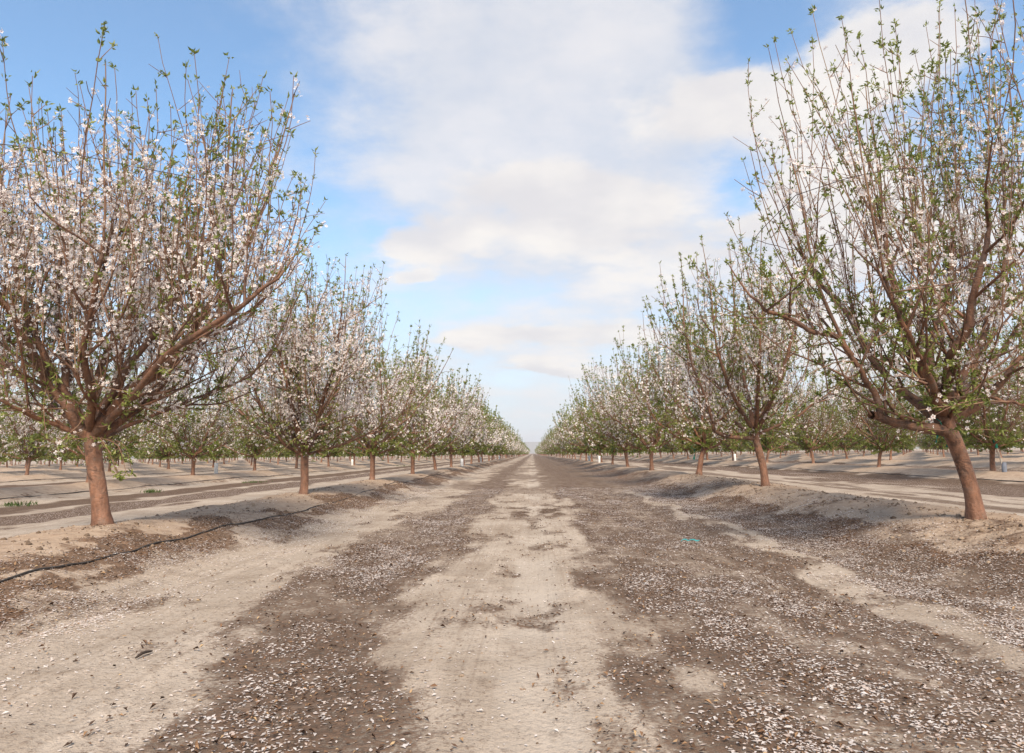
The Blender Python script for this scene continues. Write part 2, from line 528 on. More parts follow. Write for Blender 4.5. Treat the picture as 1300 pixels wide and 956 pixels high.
def mat_ground():
    m_, N = new_mat('orchard_dirt')
    co = obj_co(N)

    def attr(nm):
        a = N.n('ShaderNodeAttribute', attribute_name=nm)
        return a.outputs['Fac']
    a_d, a_p, a_l, a_b = attr('mulch'), attr('petal'), attr('litter'), attr('berm')
    nA = N.noise(co, 1.1, 6, 0.6)
    nB = N.noise(co, 7.0, 7, 0.65)
    nC = N.noise(co, 45.0, 5, 0.7)
    long = N.noise(N.vm('MULTIPLY', co, (6, 0.7, 1)), 1.0, 5, 0.6)
    soil = N.mix(N.ss(nA, 0.35, 0.68), (0.335, 0.272, 0.213), (0.455, 0.384, 0.313))
    soil = N.mix(N.m('MULTIPLY', N.ss(long, 0.45, 0.70), 0.5), soil, (0.55, 0.465, 0.38))
    soil = N.mix(N.m('MULTIPLY', N.ss(nB, 0.52, 0.72), 0.55), soil, (0.215, 0.160, 0.115))
    soil = N.mix(N.m('MULTIPLY', N.ss(nC, 0.50, 0.68), 0.60), soil, (0.165, 0.122, 0.092))
    sx_ = N.n('ShaderNodeSeparateXYZ')
    N.set(sx_.inputs[0], co)
    wheel = N.m('MULTIPLY', N.ss(N.noise(co, 0.35, 3), 0.40, 0.60), N.ss(N.m('ABSOLUTE', N.m('ADD', sx_.outputs[0], N.m('MULTIPLY', N.m('SUBTRACT', nA, 0.5), 0.08))), 0.19, 0.10))
    fine_l = N.noise(N.vm('MULTIPLY', co, (30, 0.45, 1)), 1.0, 4, 0.55)
    soil = N.mix(N.m('MULTIPLY', N.ss(fine_l, 0.52, 0.68), 0.35), soil, (0.27, 0.205, 0.155))
    soil = N.mix(N.m('MULTIPLY', wheel, 0.6), soil, (0.50, 0.435, 0.365))
    spk = N.voro(co, 85.0)
    spk2 = N.noise(co, 14.0, 4, 0.7)
    soil = N.mix(N.m('MULTIPLY', N.m('MULTIPLY', N.ss(spk, 0.30, 0.12), N.ss(spk2, 0.46, 0.60)), 0.8), soil, (0.085, 0.058, 0.042))
    soil = N.mix(N.m('MULTIPLY', a_b, 0.8), soil, N.mix(N.ss(nB, 0.35, 0.65), (0.440, 0.330, 0.240), (0.345, 0.245, 0.172)))
    mulch = N.mix(N.ss(nC, 0.38, 0.62), (0.046, 0.029, 0.020), (0.155, 0.098, 0.066))
    mulch = N.mix(N.ss(nB, 0.52, 0.7), mulch, (0.205, 0.155, 0.120))
    dm = N.ss(N.m('ADD', a_d, N.m('MULTIPLY', N.m('SUBTRACT', N.m('ADD', N.m('MULTIPLY', nB, 0.4), N.m('MULTIPLY', nC, 0.6)), 0.5), 3.2)), 0.10, 0.95)
    col = N.mix(N.m('MULTIPLY', dm, 0.94), soil, mulch)
    leafc = N.mix(N.voro(co, 38, out='Color'), (0.070, 0.042, 0.028), (0.205, 0.122, 0.074))
    lm = N.ss(N.m('ADD', a_l, N.m('MULTIPLY', N.m('SUBTRACT', nB, 0.5), 1.6)), 0.35, 0.7)
    col = N.mix(N.m('MULTIPLY', lm, 0.85), col, leafc)
    # petals too far to be picked apart lie in the material
    sp = N.n('ShaderNodeSeparateXYZ')
    N.set(sp.inputs[0], co)
    away = N.ss(sp.outputs[1], 12.0, 18.0)
    side = N.ss(N.m('ABSOLUTE', sp.outputs[0]), 3.6, 4.2)
    away = N.m('MAXIMUM', away, side)
    pv = N.voro(N.vm('MULTIPLY', co, (1, 0.8, 1)), 34.0)
    pthr = N.m('MULTIPLY', a_p, 0.26)
    pm = N.m('MULTIPLY', N.m('LESS_THAN', pv, pthr), away)
    col = N.mix(N.m('MULTIPLY', pm, 0.9), col, (0.66, 0.57, 0.52))
    h = N.m('ADD', N.m('MULTIPLY', nB, 0.8), N.m('MULTIPLY', nC, 0.45))
    h = N.m('ADD', h, N.m('MULTIPLY', N.noise(co, 130, 3), 0.2))
    # tyre tread pressed into the wheel line
    tr = N.m('SINE', N.m('MULTIPLY', N.m('ADD', sp.outputs[1], N.m('MULTIPLY', N.m('ABSOLUTE', N.m('ADD', sp.outputs[0], 0.02)), 0.9)), 150.0))
    tw = N.m('MULTIPLY', N.ss(N.m('ABSOLUTE', N.m('ADD', sp.outputs[0], 0.02)), 0.16, 0.11), N.ss(long, 0.35, 0.5))
    h = N.m('ADD', h, N.m('MULTIPLY', N.m('MULTIPLY', tr, tw), 0.028))
    lines = N.noise(N.vm('MULTIPLY', co, (38, 0.5, 1)), 1.0, 3, 0.5)
    h = N.m('ADD', h, N.m('MULTIPLY', lines, 0.55))
    finish(N, col, 0.95, h, 0.75, 0.03, spec=0.1)
    return m_


gm = mesh('ground', np.stack([gx, gy, gz], -1).reshape(-1, 3), quads, mat_ground(), smooth=True)
mk = masks(gx, gy)
xr_ = near_row(gx)
bm_ = np.exp(-((gx - xr_) / 0.85) ** 4)
for nm, arr in (('mulch', mk[0]), ('petal', mk[1]), ('litter', mk[2]), ('berm', bm_)):
    a = gm.attributes.new(nm, 'FLOAT', 'POINT')
    a.data.foreach_set('value', arr.ravel().astype(np.float32))
tag(put('ground', gm), kind='structure')


def gz1(x, y):
    return float(ground_z(np.array([x]), np.array([y]))[0])


# ------------------------------------------------------------------ tree building
def unit(v):
    return v / (np.linalg.norm(v) + 1e-9)


def catmull(P, n):
    P = np.asarray(P, float)
    Q = np.vstack([2 * P[0] - P[1], P, 2 * P[-1] - P[-2]])
    out = []
    m_ = len(P) - 1
    for t in np.linspace(0, m_, n):
        i = min(int(t), m_ - 1)
        f = t - i
        a, b, c_, d = Q[i:i + 4]
        out.append(0.5 * (2 * b + (c_ - a) * f + (2 * a - 5 * b + 4 * c_ - d) * f * f + (3 * b - a - 3 * c_ + d) * f ** 3))
    return np.array(out)


def tubes(lines, radii, sides, cap=True):
    """one mesh of tapered tubes; lines all of the same length -> vectorised"""
    P = np.asarray(lines, float)            # (m, n, 3)
    R = np.asarray(radii, float)            # (m, n)
    m_, n, _ = P.shape
    T = np.gradient(P, axis=1)
    T /= np.linalg.norm(T, axis=2, keepdims=True) + 1e-9
    ref = np.where(np.abs(T[:, :1, 2:3]) > 0.9, np.array([1.0, 0, 0]), np.array([0, 0, 1.0]))
    A = np.cross(T, np.broadcast_to(ref, T.shape))
    A /= np.linalg.norm(A, axis=2, keepdims=True) + 1e-9
    B = np.cross(T, A)
    th = np.arange(sides) * 2 * pi / sides
    V = P[:, :, None, :] + R[:, :, None, None] * (A[:, :, None, :] * np.cos(th)[None, None, :, None] + B[:, :, None, :] * np.sin(th)[None, None, :, None])
    idx_ = np.arange(m_ * n * sides).reshape(m_, n, sides)
    a, b = idx_[:, :-1], idx_[:, 1:]
    q = np.stack([a, np.roll(a, -1, 2), np.roll(b, -1, 2), b], -1).reshape(-1, 4)
    return V.reshape(-1, 3), q


def join(parts):
    V, Fs, off = [], [], 0
    for v, f in parts:
        V.append(v)
        Fs.append(f + off)
        off += len(v)
    return np.vstack(V), Fs


def rand_rot(rg, n, nrm):
    """frames (n,3,3) with z along nrm"""
    z = nrm / (np.linalg.norm(nrm, axis=1, keepdims=True) + 1e-9)
    r = rg.normal(size=(n, 3))
    x = np.cross(r, z)
    x /= np.linalg.norm(x, axis=1, keepdims=True) + 1e-9
    y = np.cross(z, x)
    return np.stack([x, y, z], -1)


def flower_template(lod):
    if lod == 0:
        V, Q = [], []
        for i in range(5):
            a = i * 2 * pi / 5
            for (r, da, z) in ((0.10, 0, 0.0), (0.72, -0.52, 0.20), (1.0, 0.0, 0.34), (0.72, 0.52, 0.20)):
                V.append((r * cos(a + da), r * sin(a + da), z))
            Q.append((4 * i, 4 * i + 1, 4 * i + 2, 4 * i + 3))
        V += [(0.22, 0, 0.10), (-0.11, 0.19, 0.10), (-0.11, -0.19, 0.10)]
        return np.array(V), np.array(Q), np.array([(20, 21, 22)])
    if lod == 1:
        V = [(0, 0, -0.1)] + [(cos(i * 2 * pi / 5), sin(i * 2 * pi / 5), 0.18) for i in range(5)]
        return np.array(V), None, np.array([(0, 1 + i, 1 + (i + 1) % 5) for i in range(5)])
    V = [(-1, -0.8, 0), (0.9, -1, 0.3), (1, 0.9, 0), (-0.8, 1, 0.3)]
    return np.array(V, float), np.array([(0, 1, 2, 3)]), None


def flowers(rg, pos, nrm, size, lod):
    tv, tq, tt = flower_template(lod)
    n = len(pos)
    Rm = rand_rot(rg, n, nrm)
    s = size * rg.uniform(0.7, 1.15, n)
    cup = rg.uniform(0.5, 2.2, n)
    t = np.broadcast_to(tv, (n, *tv.shape)).copy()
    t[:, :, 2] *= cup[:, None]
    V = np.einsum('nij,nkj->nki', Rm, t) * s[:, None, None] + pos[:, None, :]
    off = (np.arange(n) * len(tv))[:, None, None]
    Fs, mi = [], []
    if tq is not None:
        f = (tq[None] + off).reshape(-1, 4)
        Fs.append(f)
        mi.append(np.zeros(len(f), int))
    if tt is not None:
        f = (tt[None] + off).reshape(-1, 3)
        Fs.append(f)
        mi.append(np.full(len(f), 1 if lod == 0 else 0))
    return V.reshape(-1, 3), Fs, np.concatenate(mi)


def leaf_geo(rg, pos, dirs, length, width, lod):
    n = len(pos)
    D = dirs / (np.linalg.norm(dirs, axis=1, keepdims=True) + 1e-9)
    W = np.cross(D, rg.normal(size=(n, 3)))
    W /= np.linalg.norm(W, axis=1, keepdims=True) + 1e-9
    U = np.cross(W, D)
    L = length * rg.uniform(0.6, 1.25, n)[:, None]
    w = width * rg.uniform(0.7, 1.2, n)[:, None]
    a = pos
    b = pos + D * L * 0.45 + W * w + U * w * 0.5
    c_ = pos + D * L - U * w * 0.6
    d = pos + D * L * 0.45 - W * w + U * w * 0.5
    V = np.stack([a, b, c_, d], 1).reshape(-1, 3)
    o = np.arange(n)[:, None] * 4
    return V, np.concatenate([o + np.array([[0, 1, 2]]), o + np.array([[0, 2, 3]])])


def grow(rg, p, d, L, n, up, wob):
    pts = [p]
    d = unit(d)
    st = L / (n - 1)
    for i in range(n - 1):
        d = unit(d + np.array([0, 0, up * st]) + rg.normal(size=3) * wob * math.sqrt(st))
        p = p + d * st
        pts.append(p)
    return np.array(pts)


def at_t(line, t):
    f = t * (len(line) - 1)
    i = min(int(f), len(line) - 2)
    return line[i] + (line[i + 1] - line[i]) * (f - i), unit(line[i + 1] - line[i])


def build_tree(seed, H, R, trunk, trunk_r, limbs=None, n_limb=7, lod=0, n_fl=6000, n_lf=3000,
               fl=0.021, lf=(0.045, 0.0085), whip=(0.5, 1.2), sec_gap=0.16, whip_gap=0.20, twig_gap=0.13, q_drop=0.92, dome=0.20, shift=0.0, sprouts=()):
    """returns the part meshes of one almond tree about its own base"""
    rg = np.random.default_rng(seed)
    trunk = catmull(trunk, 10 if lod < 2 else 4)
    top = trunk[-1]
    made = []
    if limbs is None:
        limbs = []
        for i in range(n_limb):
            a = i * 2 * pi / n_limb + rg.uniform(-0.3, 0.3)
            low_ = i % 2 == 1
            e = rg.uniform(0.18, 0.5) if low_ else rg.uniform(0.65, 1.05)
            d = np.array([cos(a) * cos(e), sin(a) * cos(e), sin(e)])
            L = R * (rg.uniform(0.85, 1.1) if low_ else rg.uniform(1.05, 1.4))
            limbs.append((grow(rg, top - np.array([0, 0, rg.uniform(0.02, 0.10)]), d, L, 9, 0.30, 0.18), trunk_r * (rg.uniform(0.28, 0.42) if low_ else rg.uniform(0.42, 0.6)), 0.011))
        limbs.append((grow(rg, top - np.array([0, 0, 0.05]), np.array([rg.normal() * .2, rg.normal() * .2, 1]), R * 1.0, 9, 0.2, 0.2), trunk_r * 0.5, 0.014))
    else:
        limbs = [(catmull(p, 12), a, b) for p, a, b in limbs]
    limb_lines = []
    for p, a, b in limbs:
        n = len(p)
        p = p + rg.normal(size=p.shape) * 0.008 * (np.arange(n)[:, None] > 0)
        limb_lines.append((p, np.linspace(a, b, n) * (1 + 0.06 * rg.normal(size=n))))
    axis = np.array([trunk[-1][0] + shift, trunk[-1][1], 0])

    def radial(p):
        v = p - axis
        return math.hypot(v[0], v[1])

    def htop(p):
        q = radial(p) / R
        return H * max(0.32, 1.0 - dome * min(q, 1.2) ** 2 - 3.2 * max(0.0, q - q_drop))

    secs, whips, twigs = [], [], []
    n_s, n_w, n_t = (7, 7, 3) if lod == 0 else ((5, 4, 3) if lod == 1 else (3, 3, 2))
    for p, r in limb_lines:
        Ltot = np.linalg.norm(np.diff(p, axis=0), axis=1).sum()
        for t in np.arange(0.12, 1.0, sec_gap / Ltot):
            t = min(t + rg.uniform(-.03, .03), 0.999)
            q, T = at_t(p, t)
            o = q - axis
            o[2] = 0
            o = unit(o)
            side = unit(np.cross(T, rg.normal(size=3)))
            if side[2] < -0.35:
                side[2] *= -0.4
            d = 0.55 * T + 0.85 * side + 0.25 * o + np.array([0, 0, 0.10])
            L = rg.uniform(0.45, 1.05) * (1.0 - 0.25 * t) * R / 1.7
            s = grow(rg, q, d, L, n_s, 0.55, 0.30)
            if radial(s[-1]) > R * 1.0:
                s = grow(rg, q, d - o * 0.6, L * 0.55, n_s, 1.2, 0.25)
            secs.append((s, np.linspace(min(0.0135, r[int(t * (len(r) - 1))] * 0.7), 0.005, n_s)))
        # the limb's own leader
        q, T = at_t(p, 0.999)
        L = max(0.3, min(1.3, (htop(q) - q[2]) * rg.uniform(0.75, 1.0)))
        whips.append((grow(rg, q, T + np.array([0, 0, .5]), L, n_w, 0.8, 0.12), np.linspace(0.011, 0.004, n_w)))
    for s, r in secs:
        L0 = np.linalg.norm(np.diff(s, axis=0), axis=1).sum()
        for t in list(np.arange(0.30, 0.97, whip_gap / L0)) + [0.999]:
            q, T = at_t(s, min(0.999, t))
            room = htop(q) - q[2]
            low = q[2] < H * 0.36 and radial(q) > 0.55 * R
            if low and rg.random() < 0.3 and t < 0.99:
                continue
            o = q - axis
            o[2] = 0
            o = o / R
            d = np.array([0, 0, 1.0]) + 0.15 * o + rg.normal(size=3) * (0.26 if not low else 0.6) + 0.22 * T
            L = min(rg.uniform(*whip) * (0.6 if low else 1) * (1.25 if q[2] < H * 0.45 else 1), room * rg.uniform(0.5, 1.0))
            if L < 0.12:
                continue
            w = grow(rg, q, d, L, n_w, 0.55, 0.16)
            whips.append((w, np.linspace(0.0054, 0.0026, n_w)))
    for src, gap in ((secs, twig_gap), (whips, twig_gap * 1.7), ([(p[3:], r) for p, r in limb_lines], twig_gap * 0.9)):
        for s, r in src:
            L0 = np.linalg.norm(np.diff(s, axis=0), axis=1).sum()
            for t in np.arange(rg.uniform(0.04, .2), 0.85, gap / max(L0, .05)):
                q, T = at_t(s, t)
                side = unit(np.cross(T, rg.normal(size=3)))
                d = 0.6 * T + side + np.array([0, 0, 0.2])
                twigs.append((grow(rg, q, d, rg.uniform(0.06, 0.32), n_t, 0.3, 0.35), np.linspace(0.0036, 0.0020, n_t)))
    # leafy sprouts round the head of the trunk and drooping twigs under the low limbs
    low_tw = []
    for i in range(16 if lod < 2 else 9):
        a = rg.uniform(0, 2 * pi)
        q = top + np.array([0, 0, rg.uniform(-.10, .12)])
        low_tw.append((grow(rg, q, np.array([cos(a), sin(a), rg.uniform(-.25, .7)]), rg.uniform(.22, .6), n_s, -0.25, .4), np.linspace(.005, .0022, n_s)))
    for p, r in limb_lines:
        for j in range(4 if lod < 2 else 2):
            q, T = at_t(p, rg.uniform(.12, .75))
            if q[2] > H * .42:
                continue
            o = q - axis
            o[2] = 0
            d = unit(o) * .7 + rg.normal(size=3) * .6
            d[2] = rg.uniform(-.45, .12)
            low_tw.append((grow(rg, q, d, rg.uniform(.3, .75), n_s, -.15, .4), np.linspace(.006, .0022, n_s)))
    low_tw = [(a, b) for a, b in low_tw if a[-1][2] > top[2] * 0.66]
    for sp_ in sprouts:
        low_tw.append((catmull(sp_, n_s), np.linspace(.007, .0025, n_s)))
        low_tw.append((catmull(sp_, n_s) + rg.normal(size=3) * .02, np.linspace(.005, .0025, n_s)))
    if lod >= 1:
        wk = 1.05 if lod == 1 else 1.6
        whips = [(a, b * wk) for a, b in whips]
        secs = [(a, b * (1.1 if lod == 1 else 1.5)) for a, b in secs]
        twigs = [(a, b * wk) for a, b in twigs]
        low_tw = [(a, b * wk) for a, b in low_tw]
    # ---- blossom and leaf sites
    P, wgt, lw, Tn = [], [], [], []
    for kind, src in (('s', secs), ('w', whips), ('t', twigs), ('k', low_tw)):
        for s, r in src:
            L0 = np.linalg.norm(np.diff(s, axis=0), axis=1).sum()
            m_ = max(2, int(L0 / 0.035))
            for t in np.linspace(0.05, 0.999, m_):
                q, T = at_t(s, t)
                zf = q[2] / H
                if kind == 'w':
                    a, b = 1.3 * (1 - t) ** 1.3 + 0.05, 0.25 + 1.1 * t ** 2
                elif kind == 'k':
                    a, b = 1.0, (1.1 if lod == 0 else 2.4)
                elif kind == 's':
                    a, b = 0.9, 0.4
                else:
                    a, b = 1.5, 0.9
                a *= 0.45 + 1.1 * math.exp(-((zf - 0.52) / 0.26) ** 2)
                b *= 1.0 if zf > 0.32 else 2.2
                P.append(q)
                Tn.append(T)
                wgt.append(a)
                lw.append(b)
    P, Tn, wgt, lw = np.array(P), np.array(Tn), np.array(wgt), np.array(lw)
    clump = fbm(P[:, 0] * 2.3 + P[:, 2] * 1.7 + seed, P[:, 1] * 2.3 - P[:, 2] * 1.9, seed, 3)
    wgt = wgt * (0.25 + 1.6 * sst(clump, 0.35, 0.65))
    lw = lw * (0.3 + 1.5 * sst(1 - clump, 0.35, 0.65))
    out = {}
    pick = rg.choice(len(P), int(n_fl / 2.4), p=wgt / wgt.sum())
    pick = np.repeat(pick, rg.integers(1, 5, len(pick)))[:n_fl]
    n_fl = len(pick)
    off = np.cross(Tn[pick], rg.normal(size=(n_fl, 3)))
    off /= np.linalg.norm(off, axis=1, keepdims=True) + 1e-9
    fp = P[pick] + off * rg.uniform(0.006, 0.035, n_fl)[:, None] + rg.normal(size=(n_fl, 3)) * 0.018
    fV, fF, fmi = flowers(rg, fp, off + 0.5 * rg.normal(size=(n_fl, 3)) + np.array([0, 0, .25]), fl, lod)
    out['blossom'] = (fV, fF, fmi)
    # leaf tufts: at every whip tip, and along the wood
    per = 5 if lod < 2 else 2
    nt = n_lf // per
    pick = rg.choice(len(P), nt, p=lw / lw.sum())
    tp, td = P[pick], Tn[pick]
    tips = np.array([w[0][-1] for w in whips + low_tw])
    tipd = np.array([unit(w[0][-1] - w[0][-2]) for w in whips + low_tw])
    tp, td = np.vstack([tp, tips]), np.vstack([td, tipd])
    tp, td = np.repeat(tp, per, 0), np.repeat(td, per, 0)
    n = len(tp)
    dl = td * 0.8 + rg.normal(size=(n, 3)) * 0.75
    lV, lF = leaf_geo(rg, tp + rg.normal(size=(n, 3)) * 0.008, dl, lf[0], lf[1], lod)
    out['leaf'] = (lV, lF)
    out.update(trunk=trunk, limbs=limb_lines, secs=secs, whips=whips + low_tw, twigs=twigs, seed=seed)
    return out


def trunk_mesh(line, r, seed, sides=16):
    n = 18 if sides > 8 else 5
    P = catmull(line, n)
    t = np.linspace(0, 1, n)
    rad = r * (0.93 + 0.60 * np.exp(-(t / 0.07) ** 1.0) + 0.16 * np.exp(-((t - 1) / 0.12) ** 2))
    P[0, 2] -= 0.12
    V, q = tubes([P], [rad], sides)
    V = V.reshape(n, sides, 3)
    c_ = P[:, None, :]
    th = np.arange(sides) / sides * 2 * pi
    bump = 1 + (0.12 + 0.35 * np.exp(-t / 0.08))[:, None] * (fbm(np.cos(th)[None, :] * 1.3 + 5 + 0 * t[:, None], np.sin(th)[None, :] * 1.3 + t[:, None] * 3.5, seed, 3) - 0.5) * 2
    V = c_ + (V - c_) * bump[:, :, None]
    capc = P[-1] + np.array([0, 0, r * 0.35])
    V = np.vstack([V.reshape(-1, 3), capc[None]])
    last = (n - 1) * sides + np.arange(sides)
    cap = np.stack([last, np.roll(last, -1), np.full(sides, len(V) - 1)], -1)
    return V, [q, cap]


def stack(src):
    by = {}
    for a, b in src:
        by.setdefault(len(a), []).append((a, b))
    return by


def plant(g, loc, r_trunk, lod, rz=0.0, sc=1.0, mats=None):
    """links the parts of one tree under an Empty at its base"""
    root = empty('almond_tree', loc, rz, sc)
    mt = mats or {}
    petal, leaf = mt.get('petal', M_PETAL), mt.get('leaf', M_LEAF)
    V, Fs = trunk_mesh(g['trunk'], r_trunk, g['seed'], 20 if lod == 0 else (9 if lod == 1 else 6))
    if lod == 0:
        put('trunk', mesh('trunk', V, Fs, M_TRUNK, smooth=True), root)
        for p, r in g['limbs']:
            p2 = catmull(p, 24)
            r2 = np.interp(np.linspace(0, 1, 24), np.linspace(0, 1, len(r)), r)
            lv, lq = tubes([p2], [r2], 9)
            put('limb', mesh('limb', lv, lq, M_LIMB, smooth=True), root)
        for s, r in g['secs']:
            s2 = catmull(s, 10)
            lv, lq = tubes([s2], [np.interp(np.linspace(0, 1, 10), np.linspace(0, 1, len(r)), r)], 5)
            put('branch', mesh('branch', lv, lq, M_LIMB, smooth=True), root)
        wood = list(g['whips']) + list(g['twigs'])
    else:
        parts = [(V, Fs[0])]
        lv, lq = tubes([p for p, r in g['limbs']], [r for p, r in g['limbs']], 6 if lod == 1 else 4)
        V2, F2 = join([(V, Fs[0]), (lv, lq)])
        put('trunk', mesh('trunk', V2, F2 + [Fs[1]], M_TRUNK, smooth=True), root)
        wood = list(g['secs']) + list(g['whips']) + (list(g['twigs']) if lod == 1 else [])
    parts = [tubes([a for a, b in L], [b for a, b in L], 4 if lod == 0 else 3) for L in stack(wood).values()]
    wV, wF = join(parts)
    tag(put('twig_growth', mesh('twig_growth', wV, wF, M_TWIG, smooth=True), root), kind='stuff')
    fV, fF, fmi = g['blossom']
    tag(put('blossom', mesh('blossom', fV, fF, [petal, M_CENTRE], fmi), root), kind='stuff')
    lV, lF = g['leaf']
    tag(put('foliage', mesh('foliage', lV, lF, leaf), root), kind='stuff')
    return root


def local(pts, base, Y):
    return np.array([at(px, py, Y + dy) for px, py, dy in pts]) - base


GROUP = 'almond trees planted in rows'

# ---- the big tree at the left
yb = 5.90
b1 = np.array([at(130, 660, yb)[0], yb, 0.0])
b1[2] = gz1(b1[0], yb)
tr = local([(130, 664, 0), (126, 630, 0), (121, 595, 0), (118, 565, 0), (118, 546, 0)], b1, yb)
tr[0] = (0, 0, -0.03)
LB = [([(119, 552, 0), (142, 522, -.1), (170, 493, -.2), (213, 467, -.3), (250, 412, -.4), (287, 362, -.45), (322, 300, -.5)], .058, .016),
      ([(124, 554, 0), (165, 524, .15), (197, 499, .3), (225, 455, .5), (270, 425, .7), (330, 388, .9)], .046, .014),
      ([(112, 556, 0), (84, 514, -.1), (56, 482, -.2), (33, 430, -.35), (8, 388, -.5), (-25, 335, -.6)], .050, .015),
      ([(115, 552, 0), (86, 497, .2), (79, 440, .3), (74, 380, .4), (80, 300, .5)], .042, .015),
      ([(119, 549, 0), (121, 500, .3), (134, 455, .6), (156, 415, .8), (192, 365, 1.0), (220, 295, 1.1)], .044, .015),
      ([(116, 552, 0), (116, 500, -.3), (108, 440, -.6), (122, 370, -.85), (132, 300, -.95)], .038, .014),
      ([(109, 556, 0), (62, 535, -.2), (10, 514, -.5), (-45, 490, -.7)], .022, .010),
      ([(112, 552, 0), (60, 505, .5), (15, 465, .9), (-30, 405, 1.2)], .036, .013),
      ([(113, 552, 0), (70, 480, -.1), (40, 410, -.15), (18, 330, -.1), (2, 260, -.05)], .036, .013),
      ([(119, 549, 0), (160, 470, -.15), (215, 390, -.2), (262, 310, -.2), (285, 250, -.2)], .034, .013),
      ([(124, 556, 0), (178, 535, .5), (250, 506, .9), (318, 478, 1.2)], .022, .010),
      ([(122, 552, 0), (165, 505, -.35), (225, 440, -.75), (300, 395, -1.0), (352, 350, -1.1)], .034, .012),
      ([(117, 550, 0), (150, 470, .3), (165, 400, .3), (170, 320, .25)], .036, .014)]
limbs = [(local(p, b1, yb), a, b) for p, a, b in LB]
g = build_tree(101, 4.15, 1.85, tr, .092, limbs, lod=0, n_fl=17500, n_lf=15000, fl=.0185, sec_gap=.185, twig_gap=.15, whip=(0.6, 1.65), q_drop=1.0, dome=.09,
               sprouts=[local([(130, 560, -.08), (140, 575, -.12), (146, 590, -.14), (152, 606, -.14)], b1, yb), local([(128, 556, -.05), (150, 566, -.15), (160, 600, -.18)], b1, yb)])
t1 = plant(g, b1, .069, 0)
tag(t1, 'largest white-blossomed almond tree at left, nearest on the sandy bank left of the track', 'tree', GROUP)

# ---- the big leaning tree at the right
b2 = np.array([at(1240, 655, yb)[0], yb, 0.0])
b2[2] = gz1(b2[0], yb)
tr = local([(1240, 656, 0), (1233, 622, 0), (1217, 572, 0), (1203, 540, 0), (1196, 522, 0)], b2, yb)
tr[0] = (0, 0, -0.03)
LB = [([(1202, 549, 0), (1165, 543, -.1), (1135, 535, -.18), (1107, 528, -.2)], .044, .034),
      ([(1117, 531, -.2), (1112, 505, -.22), (1098, 478, -.25), (1081, 451, -.3), (1053, 399, -.35), (1030, 345, -.4)], .029, .012),
      ([(1081, 451, -.3), (1063, 427, -.35), (1025, 420, -.45), (1000, 404, -.5), (975, 394, -.6), (955, 376, -.65)], .024, .010),
      ([(1197, 532, 0), (1190, 506, -.05), (1170, 474, -.1), (1153, 437, -.15), (1143, 403, -.2), (1131, 352, -.25), (1122, 290, -.3)], .056, .018),
      ([(1194, 538, 0), (1158, 505, .15), (1127, 480, .3), (1098, 441, .45), (1074, 396, .6), (1046, 365, .75), (1020, 325, .85)], .044, .014),
      ([(1191, 506, 0), (1182, 444, .2), (1200, 382, .35), (1208, 340, .4), (1214, 250, .5)], .040, .015),
      ([(1202, 530, 0), (1206, 460, -.2), (1226, 423, -.35), (1240, 361, -.5), (1256, 280, -.55)], .050, .017),
      ([(1206, 530, 0), (1219, 487, .1), (1237, 451, .2), (1260, 385, .35), (1276, 340, .4), (1290, 260, .45)], .042, .014),
      ([(1206, 534, 0), (1250, 505, -.1), (1285, 470, -.2), (1330, 415, -.3), (1370, 350, -.4)], .040, .013),
      ([(1204, 534, 0), (1222, 506, -.3), (1267, 506, -.5), (1302, 512, -.6), (1350, 500, -.8)], .016, .008),
      ([(1199, 530, 0), (1178, 470, .6), (1168, 400, 1.0), (1180, 320, 1.2)], .040, .014),
      ([(1200, 530, 0), (1180, 480, -.5), (1150, 420, -.85), (1120, 350, -1.05)], .034, .012),
      ([(1204, 530, 0), (1240, 480, .7), (1290, 420, 1.0), (1330, 350, 1.2)], .036, .013)]
limbs = [(local(p, b2, yb), a, b) for p, a, b in LB]
g = build_tree(202, 5.9, 1.9, tr, .09, limbs, lod=0, sec_gap=.24, whip_gap=.31, twig_gap=.22, n_fl=7000, n_lf=17000, fl=.0185, lf=(0.044, 0.0085), whip=(.9, 2.1), q_drop=1.0, dome=.28, shift=.6)
t2 = plant(g, b2, .063, 0)
tag(t2, 'tall leaning almond tree at right with reddish trunk and low cut-off side limb', 'tree', GROUP)

# ---- second tree of the left row
yb = 11.0
b3 = np.array([at(386, 621, yb)[0], yb, 0])
b3[2] = gz1(b3[0], yb)
g = build_tree(303, 3.75, 1.75, [(0, 0, -.03), (.0, 0, .35), (-.02, 0, .66)], .085, n_limb=10, lod=0, n_fl=11500, n_lf=14000, fl=.020, sec_gap=.21, whip_gap=.22, twig_gap=.16, whip=(.6, 1.5), dome=.12, q_drop=.97)
t3 = plant(g, b3, .064, 0, rz=0.9)
tag(t3, 'round almond tree with straight trunk, second in the row left of the track', 'tree', GROUP)

